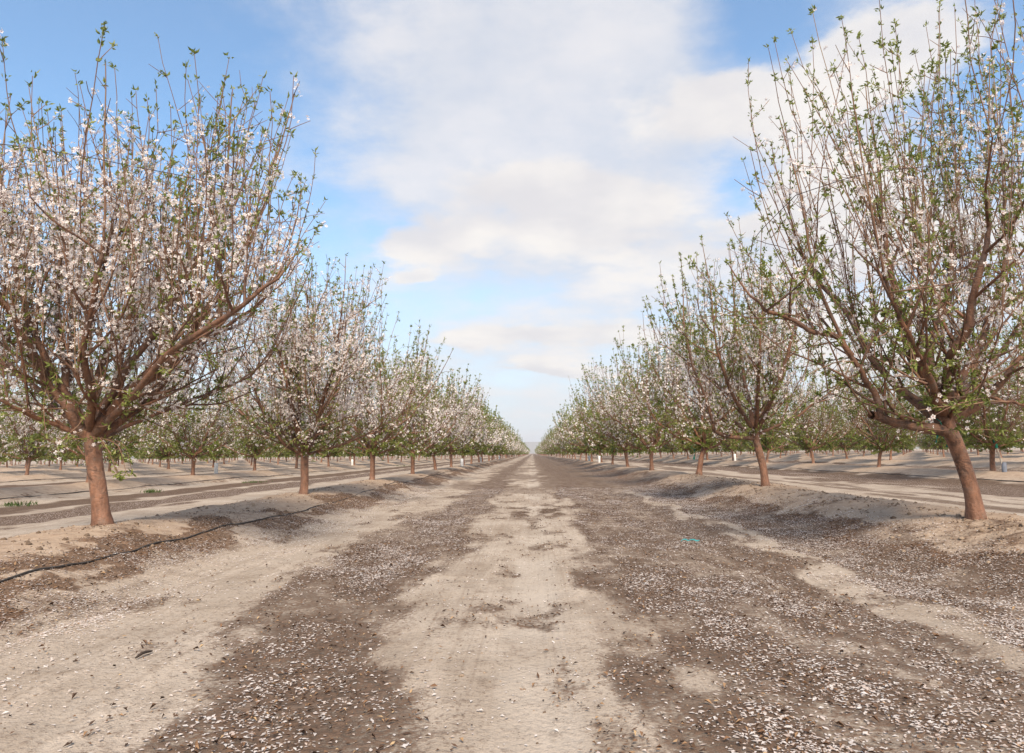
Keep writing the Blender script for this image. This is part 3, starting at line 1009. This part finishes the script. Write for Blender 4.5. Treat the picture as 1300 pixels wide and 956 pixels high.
# ---- second tree of the right row
yb = 11.3
b4 = np.array([at(972, 612, yb)[0], yb, 0])
b4[2] = gz1(b4[0], yb)
tr = local([(973, 613, 0), (968, 590, 0), (961, 562, 0), (958, 548, 0)], b4, yb)
tr[0] = (0, 0, -.03)
LB = [([(959, 557, 0), (932, 554, -.1), (908, 548, -.2), (904, 530, -.3), (893, 500, -.4), (878, 460, -.5), (868, 410, -.5)], .040, .012),
      ([(957, 552, 0), (932, 536, .2), (906, 526, .4), (890, 490, .7), (872, 440, .9)], .036, .012),
      ([(957, 550, 0), (953, 520, 0), (947, 495, .1), (942, 465, .15), (935, 425, .2), (932, 375, .2)], .046, .014),
      ([(961, 552, 0), (985, 541, -.1), (1010, 530, -.2), (1033, 513, -.3), (1058, 505, -.4)], .030, .010),
      ([(961, 550, 0), (974, 520, -.3), (987, 490, -.5), (1002, 445, -.7), (1012, 395, -.8)], .042, .013),
      ([(960, 550, 0), (970, 524, .3), (990, 488, .6), (1005, 440, .8), (1015, 400, .9)], .038, .013),
      ([(958, 550, 0), (930, 500, -.5), (912, 450, -.9), (905, 400, -1.0)], .034, .012),
      ([(959, 550, 0), (960, 500, .7), (968, 440, 1.1), (972, 380, 1.2)], .034, .012),
      ([(959, 550, 0), (962, 500, -.6), (965, 440, -1.0), (968, 380, -1.1)], .034, .012)]
limbs = [(local(p, b4, yb), a, b) for p, a, b in LB]
g = build_tree(404, 4.25, 1.75, tr, .078, limbs, lod=0, n_fl=8000, n_lf=18000, fl=.019, sec_gap=.22, whip_gap=.28, twig_gap=.20)
t4 = plant(g, b4, .059, 0)
tag(t4, 'slightly leaning almond tree with greenish crown, second in the row right of the track', 'tree', GROUP)

# ------------------------------------------------------------------ the rest of the orchard
spots = []                                  # (distance, x, y, side, row, number in row)


def in_view(x, y):
    if y < 3:
        return False
    px = VPX + F * x / y
    m_ = F * 1.9 / y
    return -m_ < px < 1300 + m_


rr = np.random.default_rng(77)
for side in (-1, 1):
    for k_ in range(14):
        x0 = (XL - PITCHX * k_) if side < 0 else (XR + PITCHX * k_)
        step = DL if side < 0 else DR
        if k_ == 0:
            yy = list(left_y if side < 0 else right_y)
        else:
            yy = [(22.7 if side < 0 else 17.6) - 0.5 * step * (k_ - 1) % step - 12 * step]
            yy = [yy[0] + step * j for j in range(16)]
        while yy[-1] < (620 if k_ == 0 else 300 if k_ == 1 else 210):
            yy.append(yy[-1] + step)
        seq = 0
        for y in yy:
            x = x0 + rr.uniform(-.10, .10)
            y = y + (rr.uniform(-.2, .2) if k_ or y > 34 else 0)
            if not in_view(x, y):
                continue
            if (k_ or y > 60) and rr.random() < 0.035:
                continue
            seq += 1
            if k_ == 0 and seq <= 2:
                continue
            spots.append((math.hypot(x, y) * (0.75 if k_ == 0 else 1), x, y, side, k_, seq))
spots.sort()

protos = {}


def proto(side, lod, v, back=False):
    key = (side, lod, v, back)
    if key in protos:
        return protos[key]
    sd_ = 1000 + (side + 1) * 50 + lod * 10 + v + (500 if back else 0)
    left = side < 0
    r0 = .078
    lean = np.random.default_rng(sd_).normal(size=2) * (0.05 if left else 0.11)
    trk = [(0, 0, -.03), (lean[0] * .4, lean[1] * .4, .34), (lean[0], lean[1], .62)]
    H, R = (3.75, 1.75) if left else (4.2, 1.8)
    H *= (1.0, 1.06, 0.95)[v % 3]
    if lod == 1:
        nf, nl = (8200, 11000) if left else (5200, 14500)
        nf, nl = (int(nf * .55), int(nl * 1.35)) if back else (nf, nl)
        g_ = build_tree(sd_, H, R, trk, r0, n_limb=10, lod=1, n_fl=nf, n_lf=nl, fl=.021, lf=(.052, .012), sec_gap=.23, whip_gap=.26, twig_gap=.20, whip=(.6, 1.45), dome=.14, q_drop=.96)
    else:
        nf, nl = (3200, 4800) if left else (1500, 6400)
        nf, nl = (int(nf * .5), int(nl * 1.3)) if back else (nf, nl)
        g_ = build_tree(sd_, H, R, trk, r0, n_limb=9, lod=2, n_fl=nf, n_lf=nl, fl=.034, lf=(.092, .028), sec_gap=.30, whip_gap=.34, twig_gap=.28, whip=(.6, 1.4), dome=.14)
    protos[key] = [g_, None]
    return protos[key]


ORD = ['first', 'second', 'third', 'fourth', 'fifth', 'sixth', 'seventh', 'eighth', 'ninth', 'tenth', 'eleventh', 'twelfth', 'thirteenth', 'fourteenth', 'fifteenth', 'sixteenth', 'seventeenth', 'eighteenth', 'nineteenth', 'twentieth']
solo = spots[:296]
mass = spots[296:]
for i, (dist, x, y, side, k_, seq) in enumerate(solo):
    lod = 1 if math.hypot(x, y) < 34 else 2
    v = int(rr.integers(0, 4))
    pr = proto(side, lod, v, k_ >= 1)
    rz, sc = rr.uniform(0, 2 * pi), rr.uniform(0.92, 1.08)
    loc = (x, y, gz1(x, y) if y < 120 else 0.1)
    if pr[1] is None:
        pr[1] = plant(pr[0], loc, .060, lod, rz, sc)
        o = pr[1]
    else:
        o = copy_tree(pr[1])
        o.location = loc
        o.rotation_euler = (0, 0, rz)
        o.scale = (sc, sc, sc)
    o.rotation_euler = (rr.normal() * .035, rr.normal() * .035, rz)
    sname = 'left' if side < 0 else 'right'
    look = 'white-blossomed' if side < 0 and k_ == 0 else 'green and white'
    if k_ == 0 and seq <= 20:
        lab = f'{look} almond tree, {ORD[seq - 1]} in the row along the {sname} of the track'
    elif k_ == 0:
        lab = f'{look} almond tree far down the row along the {sname} of the track'
    elif k_ <= 3 and seq <= 16:
        lab = f'{look} almond tree, {ORD[seq - 1]} visible in the {ORD[k_]} row {sname} of the track'
    elif k_ <= 3:
        lab = f'small distant {look} almond tree deep in the {ORD[k_]} row {sname} of the track'
    elif k_ <= 8 and seq <= 6:
        lab = f'small {look} almond tree, {ORD[seq - 1]} from the {sname} edge in background row {ORD[k_]} {sname}'
    elif k_ <= 11:
        lab = f'small {look} almond tree in the background, {ORD[k_]} row {sname} of the track'
    else:
        lab = f'tiny {look} almond tree in the farthest rows {sname} of the track'
    tag(o, lab, 'tree', GROUP)

# trees past the three hundredth: one mass
mV, mF, off = [], [], 0
tempV, tempF, tempM = {}, {}, {}
for side in (-1, 1):
    for v in range(2):
        g_ = build_tree(5000 + side * 10 + v, 3.8 if side < 0 else 4.2, 1.75, [(0, 0, -.03), (.02, 0, .34), (.04, 0, .68)], .078, n_limb=5, lod=2,
                        n_fl=110 if side < 0 else 70, n_lf=260 if side < 0 else 320, fl=.085, lf=(.16, .07), sec_gap=.5, whip_gap=.6, twig_gap=.6)
        tv, tf = trunk_mesh(g_['trunk'], .085, 1, 5)
        lv, lq = tubes([p[::4] for p, r in g_['limbs']], [r[::4] * 1.3 for p, r in g_['limbs']], 3)
        wv, wq = tubes([a for a, b in g_['whips']][::2], [b * 1.6 for a, b in g_['whips']][::2], 3)
        fv, ff, _ = g_['blossom']
        lfv, lff = g_['leaf']
        keep = len(lff) // 2
        parts = [(tv, tf[0]), (lv, lq), (wv, wq), (fv, ff[0]), (lfv, lff)]
        V, Fs = join(parts)
        tempV[side, v] = V
        tempF[side, v] = Fs
        tempM[side, v] = [0, 0, 1, 2, 3]
mm = []
for dist, x, y, side, k_, seq in mass:
    v = int(rr.integers(0, 2))
    a, s = rr.uniform(0, 2 * pi), rr.uniform(.9, 1.1)
    R_ = np.array([[cos(a), -sin(a), 0], [sin(a), cos(a), 0], [0, 0, 1]]) * s
    mV.append(tempV[side, v] @ R_.T + np.array([x, y, 0.1]))
    for f, mi_ in zip(tempF[side, v], tempM[side, v]):
        mF.append(f + off)
        mm.append(np.full(len(f), mi_))
    off += len(tempV[side, v])
q_ = [i for i, f in enumerate(mF) if f.shape[1] == 4]
t_ = [i for i, f in enumerate(mF) if f.shape[1] == 3]
if mV:
    me = mesh('distant_orchard', np.vstack(mV), [np.vstack([mF[i] for i in q_]), np.vstack([mF[i] for i in t_])], [M_TRUNK, M_TWIG, M_PETAL, M_LEAF],
              np.concatenate([mm[i] for i in q_] + [mm[i] for i in t_]))
    tag(put('distant_orchard', me), 'far mass of almond trees filling the orchard to the horizon', 'orchard', kind='stuff')
print('solo', len(solo), 'mass', len(mass), 'mass tris', sum(len(f) for f in mF))

# ------------------------------------------------------------------ what lies on the ground
def scatter(n, dens, seed, y0=1.6, y1=17.0, x0=-5.2, x1=5.2):
    rg = np.random.default_rng(seed)
    X, Y = [], []
    got = 0
    while got < n:
        x = rg.uniform(x0, x1, 60000)
        y = y0 + (y1 - y0) * rg.random(60000) ** 1.6
        vis = (np.abs(x) < 0.8 * y + 0.4)
        keep_ = vis & (rg.random(60000) < dens(x, y))
        X.append(x[keep_])
        Y.append(y[keep_])
        got += keep_.sum()
    return np.concatenate(X)[:n], np.concatenate(Y)[:n], rg


def flakes(x, y, rg, size, curl, lift, aspect=0.75, flat=0.28):
    n = len(x)
    z = ground_z(x, y) + rg.uniform(0.003, lift, n)
    a = rg.uniform(0, 2 * pi, n)
    tilt = rg.normal(size=(n, 3)) * flat
    nr = np.array([0, 0, 1.0]) + tilt
    Rm = rand_rot(rg, n, nr)
    s = size * rg.uniform(0.6, 1.3, n)
    t = np.array([(-1, 0, 0), (0, -aspect, curl), (1, 0, curl * .5), (0.15, aspect, curl * 1.2)])
    t = np.broadcast_to(t, (n, 4, 3)).copy()
    t[:, :, 2] *= rg.uniform(-.5, 1.5, n)[:, None]
    V = np.einsum('nij,nkj->nki', Rm, t) * s[:, None, None] + np.stack([x, y, z], -1)[:, None, :]
    o = np.arange(n)[:, None] * 4
    return V.reshape(-1, 3), np.concatenate([o + np.array([[0, 1, 2]]), o + np.array([[0, 2, 3]])])


def petal_density(x, y):
    c_ = sst(fbm(x * 5.5, y * 4.0, 95, 4), 0.36, 0.62)
    return masks(x, y)[1] ** 1.2 * (0.30 + 0.70 * c_)


x, y, rg = scatter(62000, petal_density, 5)
cl = rg.integers(1, 5, len(x))
x, y = np.repeat(x, cl), np.repeat(y, cl)
x, y = x + rg.normal(size=len(x)) * 0.035, y + rg.normal(size=len(x)) * 0.035
V, Fs = flakes(x, y, rg, np.minimum(0.0062 * np.exp(rg.normal(size=len(x)) * 0.34), 0.0115), 0.26, 0.006, 0.52, 0.11)
M_GP = mat_petal('fallen_petal', (0.70, 0.57, 0.49), (0.84, 0.77, 0.72), (0.90, 0.86, 0.83))
tag(put('fallen_petals', mesh('fallen_petals', V, Fs, M_GP)), 'white almond petals strewn over the dirt track', 'petals', kind='stuff')


def mat_dead():
    m_, N = new_mat('dead_leaf')
    col = N.ramp(island(N), [(0.0, (0.045, 0.028, 0.020)), (0.45, (0.11, 0.062, 0.038)), (0.75, (0.19, 0.108, 0.060)), (0.93, (0.32, 0.20, 0.11)), (1.0, (0.42, 0.30, 0.17))])
    finish(N, col, 0.8, spec=0.2)
    return m_


x, y, rg = scatter(40000, lambda x, y: np.clip(masks(x, y)[2] * 0.8 + 0.20 * masks(x, y)[0] + 0.035 * sst(fbm(x * 2.5, y * 1.2, 91, 3), 0.4, 0.6) + 0.012, 0, 1), 6)
V, Fs = flakes(x, y, rg, np.minimum(0.0080 * np.exp(rg.normal(size=len(x)) * 0.35), 0.012), 0.6, 0.012, 0.40)
tag(put('leaf_litter', mesh('leaf_litter', V, Fs, mat_dead())), 'brown dead leaves along the foot of the banks', 'dead leaves', kind='stuff')

# clods of soil
x, y, rg = scatter(4200, lambda x, y: np.clip((0.45 + 0.55 * (x > 0)) * np.exp(-((np.abs(x) - 3.5) / .55) ** 2) + 0.05, 0, 1), 8)
ico = np.array([(0, 0, 1), (.9, 0, .35), (.28, .85, .4), (-.72, .53, .3), (-.72, -.53, .42), (.28, -.85, .33), (.7, .5, -.4), (-.3, .85, -.4), (-.9, 0, -.4), (-.3, -.85, -.4), (.7, -.5, -.4)])
icf = np.array([(0, 1, 2), (0, 2, 3), (0, 3, 4), (0, 4, 5), (0, 5, 1), (1, 6, 2), (2, 6, 7), (2, 7, 3), (3, 7, 8), (3, 8, 4), (4, 8, 9), (4, 9, 5), (5, 9, 10), (5, 10, 1), (1, 10, 6)])
n = len(x)
s = 0.004 + np.where(np.abs(x) < 2.7, 0.008, 0.022) * rg.random(n) ** 5
V = np.einsum('nij,nkj->nki', rand_rot(rg, n, np.array([0, 0, 1.0]) + rg.normal(size=(n, 3)) * .2), np.broadcast_to(ico, (n, 11, 3)) * rg.uniform(.7, 1.25, (n, 11, 1))) * s[:, None, None]
V[:, :, 2] *= 0.7
V = V + np.stack([x, y, ground_z(x, y) + s * 0.15], -1)[:, None, :]
M_CLOD, Nn = new_mat('soil_clod')
finish(Nn, Nn.ramp(island(Nn), [(0, (0.12, 0.085, 0.06)), (.5, (0.22, 0.16, 0.112)), (1, (0.34, 0.26, 0.19))]), 0.95, Nn.noise(obj_co(Nn), 60, 4), 0.5, 0.01, spec=0.1)
tag(put('soil_clods', mesh('soil_clods', V.reshape(-1, 3), (icf[None] + (np.arange(n) * 11)[:, None, None]).reshape(-1, 3), M_CLOD)), 'small clods of dry soil on banks and track', 'soil', kind='stuff')


# ------------------------------------------------------------------ small things between the rows
def on_ground(px, py):
    d = ray(px, py)
    z = 0.0
    for _ in range(12):
        t = (z - CAMH) / d[2]
        p = np.array([0, 0, CAMH]) + d * t
        z = 0.5 * z + 0.5 * gz1(p[0], p[1])
    return np.array([p[0], p[1], gz1(p[0], p[1])])


def plain(name, col, rough=0.6, spec=0.3, trans=0.0, vary=0.15, scale=20):
    m_, N = new_mat(name)
    n_ = N.noise(obj_co(N), scale, 4, .6)
    finish(N, N.mix(n_, tuple(v * (1 - vary) for v in col), tuple(min(1, v * (1 + vary)) for v in col)), rough, n_, 0.2, 0.005, trans, spec)
    return m_


M_HOSE = plain('black_polythene', (0.050, 0.044, 0.040), 0.75, 0.3)
M_CARD = plain('white_carton', (0.72, 0.71, 0.68), 0.6)
M_GREEN = plain('green_tape', (0.02, 0.24, 0.17), 0.45, 0.4, 0.3)
M_WOOD = plain('weathered_lath', (0.46, 0.40, 0.33), 0.8)
M_ROPE = plain('dark_twine', (0.06, 0.04, 0.04), 0.8)
M_GRASS = mat_leaf('grass_blade', (0.045, 0.090, 0.020), (0.085, 0.135, 0.030), (0.14, 0.17, 0.05))
M_STICK = plain('dead_stick', (0.055, 0.040, 0.032), 0.85, .2, 0, .4, 40)


def hose(pts, label, r=0.0065, sink=0.5):
    P = catmull(pts, max(12, len(pts) * 9))
    P[:, 0] += 0.008 * np.sin(P[:, 1] * 1.7)
    P[:, 2] = ground_z(P[:, 0], P[:, 1]) + r * (1 - sink)
    P[:, 2] += 0.014 * (vn(P[:, 1] * 1.6, P[:, 0] * 0, 61) - .5)
    k3 = np.array([.25, .5, .25])
    P[1:-1, 2] = np.maximum(P[1:-1, 2], np.convolve(P[:, 2], k3, 'valid'))
    V, q = tubes([P], [np.full(len(P), r)], 8)
    base = P[len(P) // 2].copy()
    o = put('irrigation_hose', mesh('irrigation_hose', V - base, q, M_HOSE, smooth=True), loc=base)
    tag(o, label, 'hose', 'black irrigation hoses along the tree rows')


px_ = [on_ground(*p) for p in ((45, 728), (120, 712), (200, 692), (262, 672), (325, 660), (400, 646))]
cf = np.polyfit([p[1] for p in px_], [p[0] for p in px_], 1)
yy_ = np.linspace(2.2, px_[-1][1], 9)
pts = [(cf[0] * y_ + cf[1], y_, 0) for y_ in yy_]
x_end = pts[-1][0]
pts += [(x_end + (-3.05 - x_end) * min(1, i_ / 3), yy_[-1] + 2.2 * i_, 0) for i_ in range(1, 11)]
hose(pts, 'black irrigation hose on the dead leaves at the foot of the near left bank')
hose([(-10.0, y_, 0) for y_ in np.linspace(9, 75, 22)], 'dark irrigation hose along the second tree row left of the track', .010, .55)
hose([(-17.3, y_, 0) for y_ in np.linspace(16, 75, 22)], 'dark irrigation hose along the third tree row left of the track', .011, .55)
hose([(10.15, y_, 0) for y_ in np.linspace(11, 75, 22)], 'dark irrigation hose along the second tree row right of the track', .010, .55)


def guard(x, y, label, h=.36, w=.05, lean=(0, 0), stem=True):
    z = gz1(x, y)
    root = empty('sapling_guard', (x, y, z), rr.uniform(0, 1))
    tag(root, label, 'sapling guard', 'white carton guards round young saplings')
    c4 = [(-w, -w), (w, -w), (w, w), (-w, w)]
    V, t = [], .004
    for zz_, k4 in ((-.03, 1), (h * .5, 1.03), (h, 1.0)):
        V += [(a * k4 + lean[0] * zz_, b * k4 + lean[1] * zz_, zz_) for a, b in c4]
    for zz_, k4 in ((h, .9), (0, .9)):
        V += [(a * k4 + lean[0] * zz_, b * k4 + lean[1] * zz_, zz_) for a, b in c4]
    Q = [[l * 4 + i, l * 4 + (i + 1) % 4, l * 4 + 4 + (i + 1) % 4, l * 4 + 4 + i] for l in range(4) for i in range(4)]
    put('carton', mesh('carton', np.array(V), np.array(Q), M_CARD), root)
    if stem:
        rg_ = np.random.default_rng(int(abs(x) * 100 + y))
        p = grow(rg_, np.array([0, 0, 0.]), np.array([lean[0], lean[1], 1.]), h * 2.0, 6, .3, .1)
        v, q = tubes([p], [np.linspace(.009, .004, 6)], 5)
        put('stem', mesh('stem', v, q, M_TWIG), root)
        n_ = 26
        ip = rg_.uniform(.5, 1, n_)
        pos = np.array([at_t(p, a)[0] for a in ip])
        v, f = leaf_geo(rg_, pos, rg_.normal(size=(n_, 3)) + np.array([0, 0, .5]), .06, .012, 0)
        tag(put('foliage', mesh('foliage', v, f, M_LEAF), root), kind='stuff')


for x_, y_, lb in ((-3.42, 34.8, 'white sapling guard on the near left bank, nearest of the left row'),
                   (-3.45, 47.5, 'white sapling guard on the left bank, second nearest of the left row'),
                   (-3.4, 74.0, 'tiny white sapling guard on the left bank, farthest of the left row'),
                   (3.62, 46.0, 'white sapling guard on the right bank, farther of the two'),
                   (3.60, 39.0, 'white sapling guard on the right bank, nearer of the two'),
                   (11.0, 39.4, 'white sapling guard in the second row right, behind the leaning second tree'),
                   (-10.85, 24.4, 'white sapling guard in the second row left, between the two nearest left trees'),
                   (-10.85, 43.0, 'white sapling guard in the second row left, right of the second near tree')):
    guard(x_, y_, lb, lean=(rr.uniform(-.06, .06), rr.uniform(-.06, .06)))


def grass(px, py, label, n_=90, sp_=.22, hh=.13):
    p = on_ground(px, py)
    rg_ = np.random.default_rng(px)
    a = rg_.normal(size=(n_, 2)) * sp_ * .5
    pos = np.stack([a[:, 0], a[:, 1], ground_z(p[0] + a[:, 0], p[1] + a[:, 1]) - p[2]], -1)
    d = np.stack([rg_.normal(size=n_) * .45, rg_.normal(size=n_) * .45, np.ones(n_)], -1)
    v, f = leaf_geo(rg_, pos, d, hh, .008, 0)
    o = put('grass_tuft', mesh('grass_tuft', v, f, M_GRASS), loc=p)
    tag(o, label, 'grass', 'green grass tufts in the left aisle')


grass(22, 643, 'green grass tuft at the left edge of the dark petal strip', 110, .26, .10)
grass(192, 626, 'green grass tuft between the two nearest left trees, beside the dark strip', 80, .2, .10)
grass(322, 613, 'flat green grass tuft left of the second near left trunk', 100, .36, .07)
grass(513, 592, 'small far grass tuft behind the third and fourth left trunks', 110, .7, .10)


def ribbon(p, L, w, label, seed):
    rg_ = np.random.default_rng(seed)
    n_ = 9
    V = []
    for i in range(n_):
        t = i / (n_ - 1)
        a = seed + t * 1.6
        c_ = np.array([.012 * sin(t * 5), .01 * cos(t * 4), -L * t])
        e = np.array([cos(a), sin(a), 0]) * w * .5
        nn = np.array([-sin(a), cos(a), 0]) * .0008
        V += [c_ - e - nn, c_ + e - nn, c_ + e + nn, c_ - e + nn]
    Q = [[l * 4 + i, l * 4 + (i + 1) % 4, l * 4 + 4 + (i + 1) % 4, l * 4 + 4 + i] for l in range(n_ - 1) for i in range(4)]
    # the loop that ties it on
    th = np.linspace(0, 2 * pi, 12)
    loop = np.stack([.05 * np.cos(th), .01 * np.sin(th), .05 * np.sin(th) + .045], -1)
    lv, lq = tubes([loop], [np.full(12, .004)], 5)
    Vv, Ff = join([(np.array(V), np.array(Q)), (lv, lq)])
    o = put('green_ribbon', mesh('green_ribbon', Vv, Ff, M_GREEN), loc=p)
    tag(o, label, 'ribbon', 'green marking ribbons tied to trees')


ribbon(at(1188, 546, 5.86), .10, .035, 'green ribbon hanging from the cut-off side limb of the leaning right tree', 3)
ribbon(at(1203, 557, 6.02), .07, .03, 'short green ribbon at the head of the leaning right trunk', 5)
ribbon(at(881, 570, 16.7), .24, .06, 'green ribbon hanging beside the third trunk of the right row', 7)

# stake with tape beside the tree behind the leaning trunk
sx, sy = 11.02, 17.35
root = empty('tree_stake', (sx, sy, gz1(sx, sy)))
tag(root, 'pale wooden stake with green tape behind the leaning right trunk', 'stake')
v, q = tubes([[(0.10, 0, -.05), (0.08, 0, .2), (.03, 0, .45), (-.02, 0, .72)]], [[.024, .024, .023, .022]], 4)
put('post', mesh('post', v, q, M_WOOD), root)
v, q = tubes([[(-.0, 0, .55), (-.01, 0, .64), (-.03, .01, .74), (-.05, .0, .82)]], [[.035, .036, .033, .03]], 7)
put('tape', mesh('tape', v, q, M_GREEN), root)
M_WRAP = plain('blue_grey_wrap', (0.16, 0.18, 0.22), .6, .3, 0, .45, 14)
v, q = tubes([[(0, 0, -.03), (0, .0, .06), (.01, 0, .15), (.02, 0, .21)]], [[.05, .055, .05, .04]], 10)
o = put('trunk_wrap', mesh('trunk_wrap', v, q, M_WRAP, smooth=True), loc=(sx - .02, sy - .22, gz1(sx - .02, sy - .22)))
tag(o, 'blue-grey wrap on the ground beside the pale stake behind the leaning trunk', 'wrap')

# scrap of teal tape on the track
p = on_ground(876, 689)
t = np.linspace(0, 1, 8)
V = []
for i, a in enumerate(t):
    c_ = np.array([(a - .5) * .16, .03 * sin(a * 5), .012 + .016 * abs(sin(a * 7))])
    for sgn, dz_ in ((-1, 0), (1, .004), (1, .006), (-1, .002)):
        V.append(c_ + np.array([0.006 * sgn, .02 * sgn, dz_]))
Q = [[l * 4 + i, l * 4 + (i + 1) % 4, l * 4 + 4 + (i + 1) % 4, l * 4 + 4 + i] for l in range(7) for i in range(4)]
M_TEAL = plain('teal_plastic', (0.02, 0.30, 0.32), .4, .4)
tag(put('plastic_scrap', mesh('plastic_scrap', np.array(V), np.array(Q), M_TEAL), loc=p), 'teal scrap of plastic tape lying on the track at right', 'litter')

# dark stick near the bottom left
p0, p1 = on_ground(172, 838), on_ground(193, 829)
P = np.array([p0, p0 * .6 + p1 * .4 + np.array([0, 0, .008]), p1]) + np.array([0, 0, .008])
P = catmull(P, 8)
v, q = tubes([P], [np.array([.003, .005, .006, .0065, .006, .006, .005, .003])], 7)
tag(put('stick', mesh('stick', v - p0, q, M_STICK, smooth=True), loc=p0), 'short dark stick lying on bare dirt near the bottom left', 'stick')


# twine tied round the two biggest crowns to hold the limbs together
def twine(pts, base, Y, label, back):
    P = local(pts, base, Y)
    c_ = P.mean(0)
    ring = np.vstack([P, np.array([[p[0] * .95, -p[1] * .8 + back, p[2] + .05] for p in P[::-1]]), P[:1]])
    R_ = catmull(ring, 70)
    v, q = tubes([R_], [np.full(70, .0032)], 5)
    tag(put('tree_twine', mesh('tree_twine', v, q, M_ROPE), loc=base), label, 'twine')


twine([(-60, 180, -.6), (0, 183, -.95), (45, 189, -1.1), (114, 200, -1.2), (172, 212, -1.2), (235, 224, -1.1), (276, 235, -.9), (330, 250, -.45)], b1, 5.9, 'thin dark twine slung round the upper crown of the big left tree', .1)
twine([(1010, 248, -.6), (1040, 238, -.8), (1090, 223, -1.0), (1160, 213, -1.15), (1290, 205, -1.0), (1400, 215, -.5)], b2, 5.9, 'thin dark twine slung round the upper crown of the leaning right tree', .1)


# ------------------------------------------------------------------ far hills and the air before them
hx = np.linspace(-3600, 3600, 160)
hy = np.array([3500., 3650, 3800, 4000, 4200, 4400])
prof = np.array([0, .35, .75, 1.0, .8, .5])
HX, HY = np.meshgrid(hx, hy)
HZ = prof[:, None] * (35 + 75 * fbm(HX * .0022 + 3, HY * .0016, 71, 5)) - 2
ids = np.arange(HX.size).reshape(HX.shape)
hq = np.stack([ids[:-1, :-1], ids[:-1, 1:], ids[1:, 1:], ids[1:, :-1]], -1).reshape(-1, 4)
tag(put('hills', mesh('hills', np.stack([HX, HY, HZ], -1).reshape(-1, 3), hq, plain('hill_scrub', (0.24, 0.22, 0.18), .95, .1, 0, .3, .01), smooth=True)), kind='structure')

hb = np.array([(a, b, c_) for c_ in (-1.5, 112) for b in (-6000.5, 6300) for a in (-4200, 4200)], float)
hf = np.array([(0, 2, 3, 1), (4, 5, 7, 6), (0, 1, 5, 4), (2, 6, 7, 3), (0, 4, 6, 2), (1, 3, 7, 5)])
M_HAZE, Nh = new_mat('haze_air')
pv = Nh.n('ShaderNodeVolumePrincipled')
pv.inputs['Color'].default_value = (0.93, 0.95, 1.0, 1)
pv.inputs['Density'].default_value = 0.00024
ho = Nh.n('ShaderNodeOutputMaterial')
Nh.t.links.new(pv.outputs[0], ho.inputs['Volume'])
tag(put('haze', mesh('haze', hb, hf, M_HAZE)), kind='stuff')
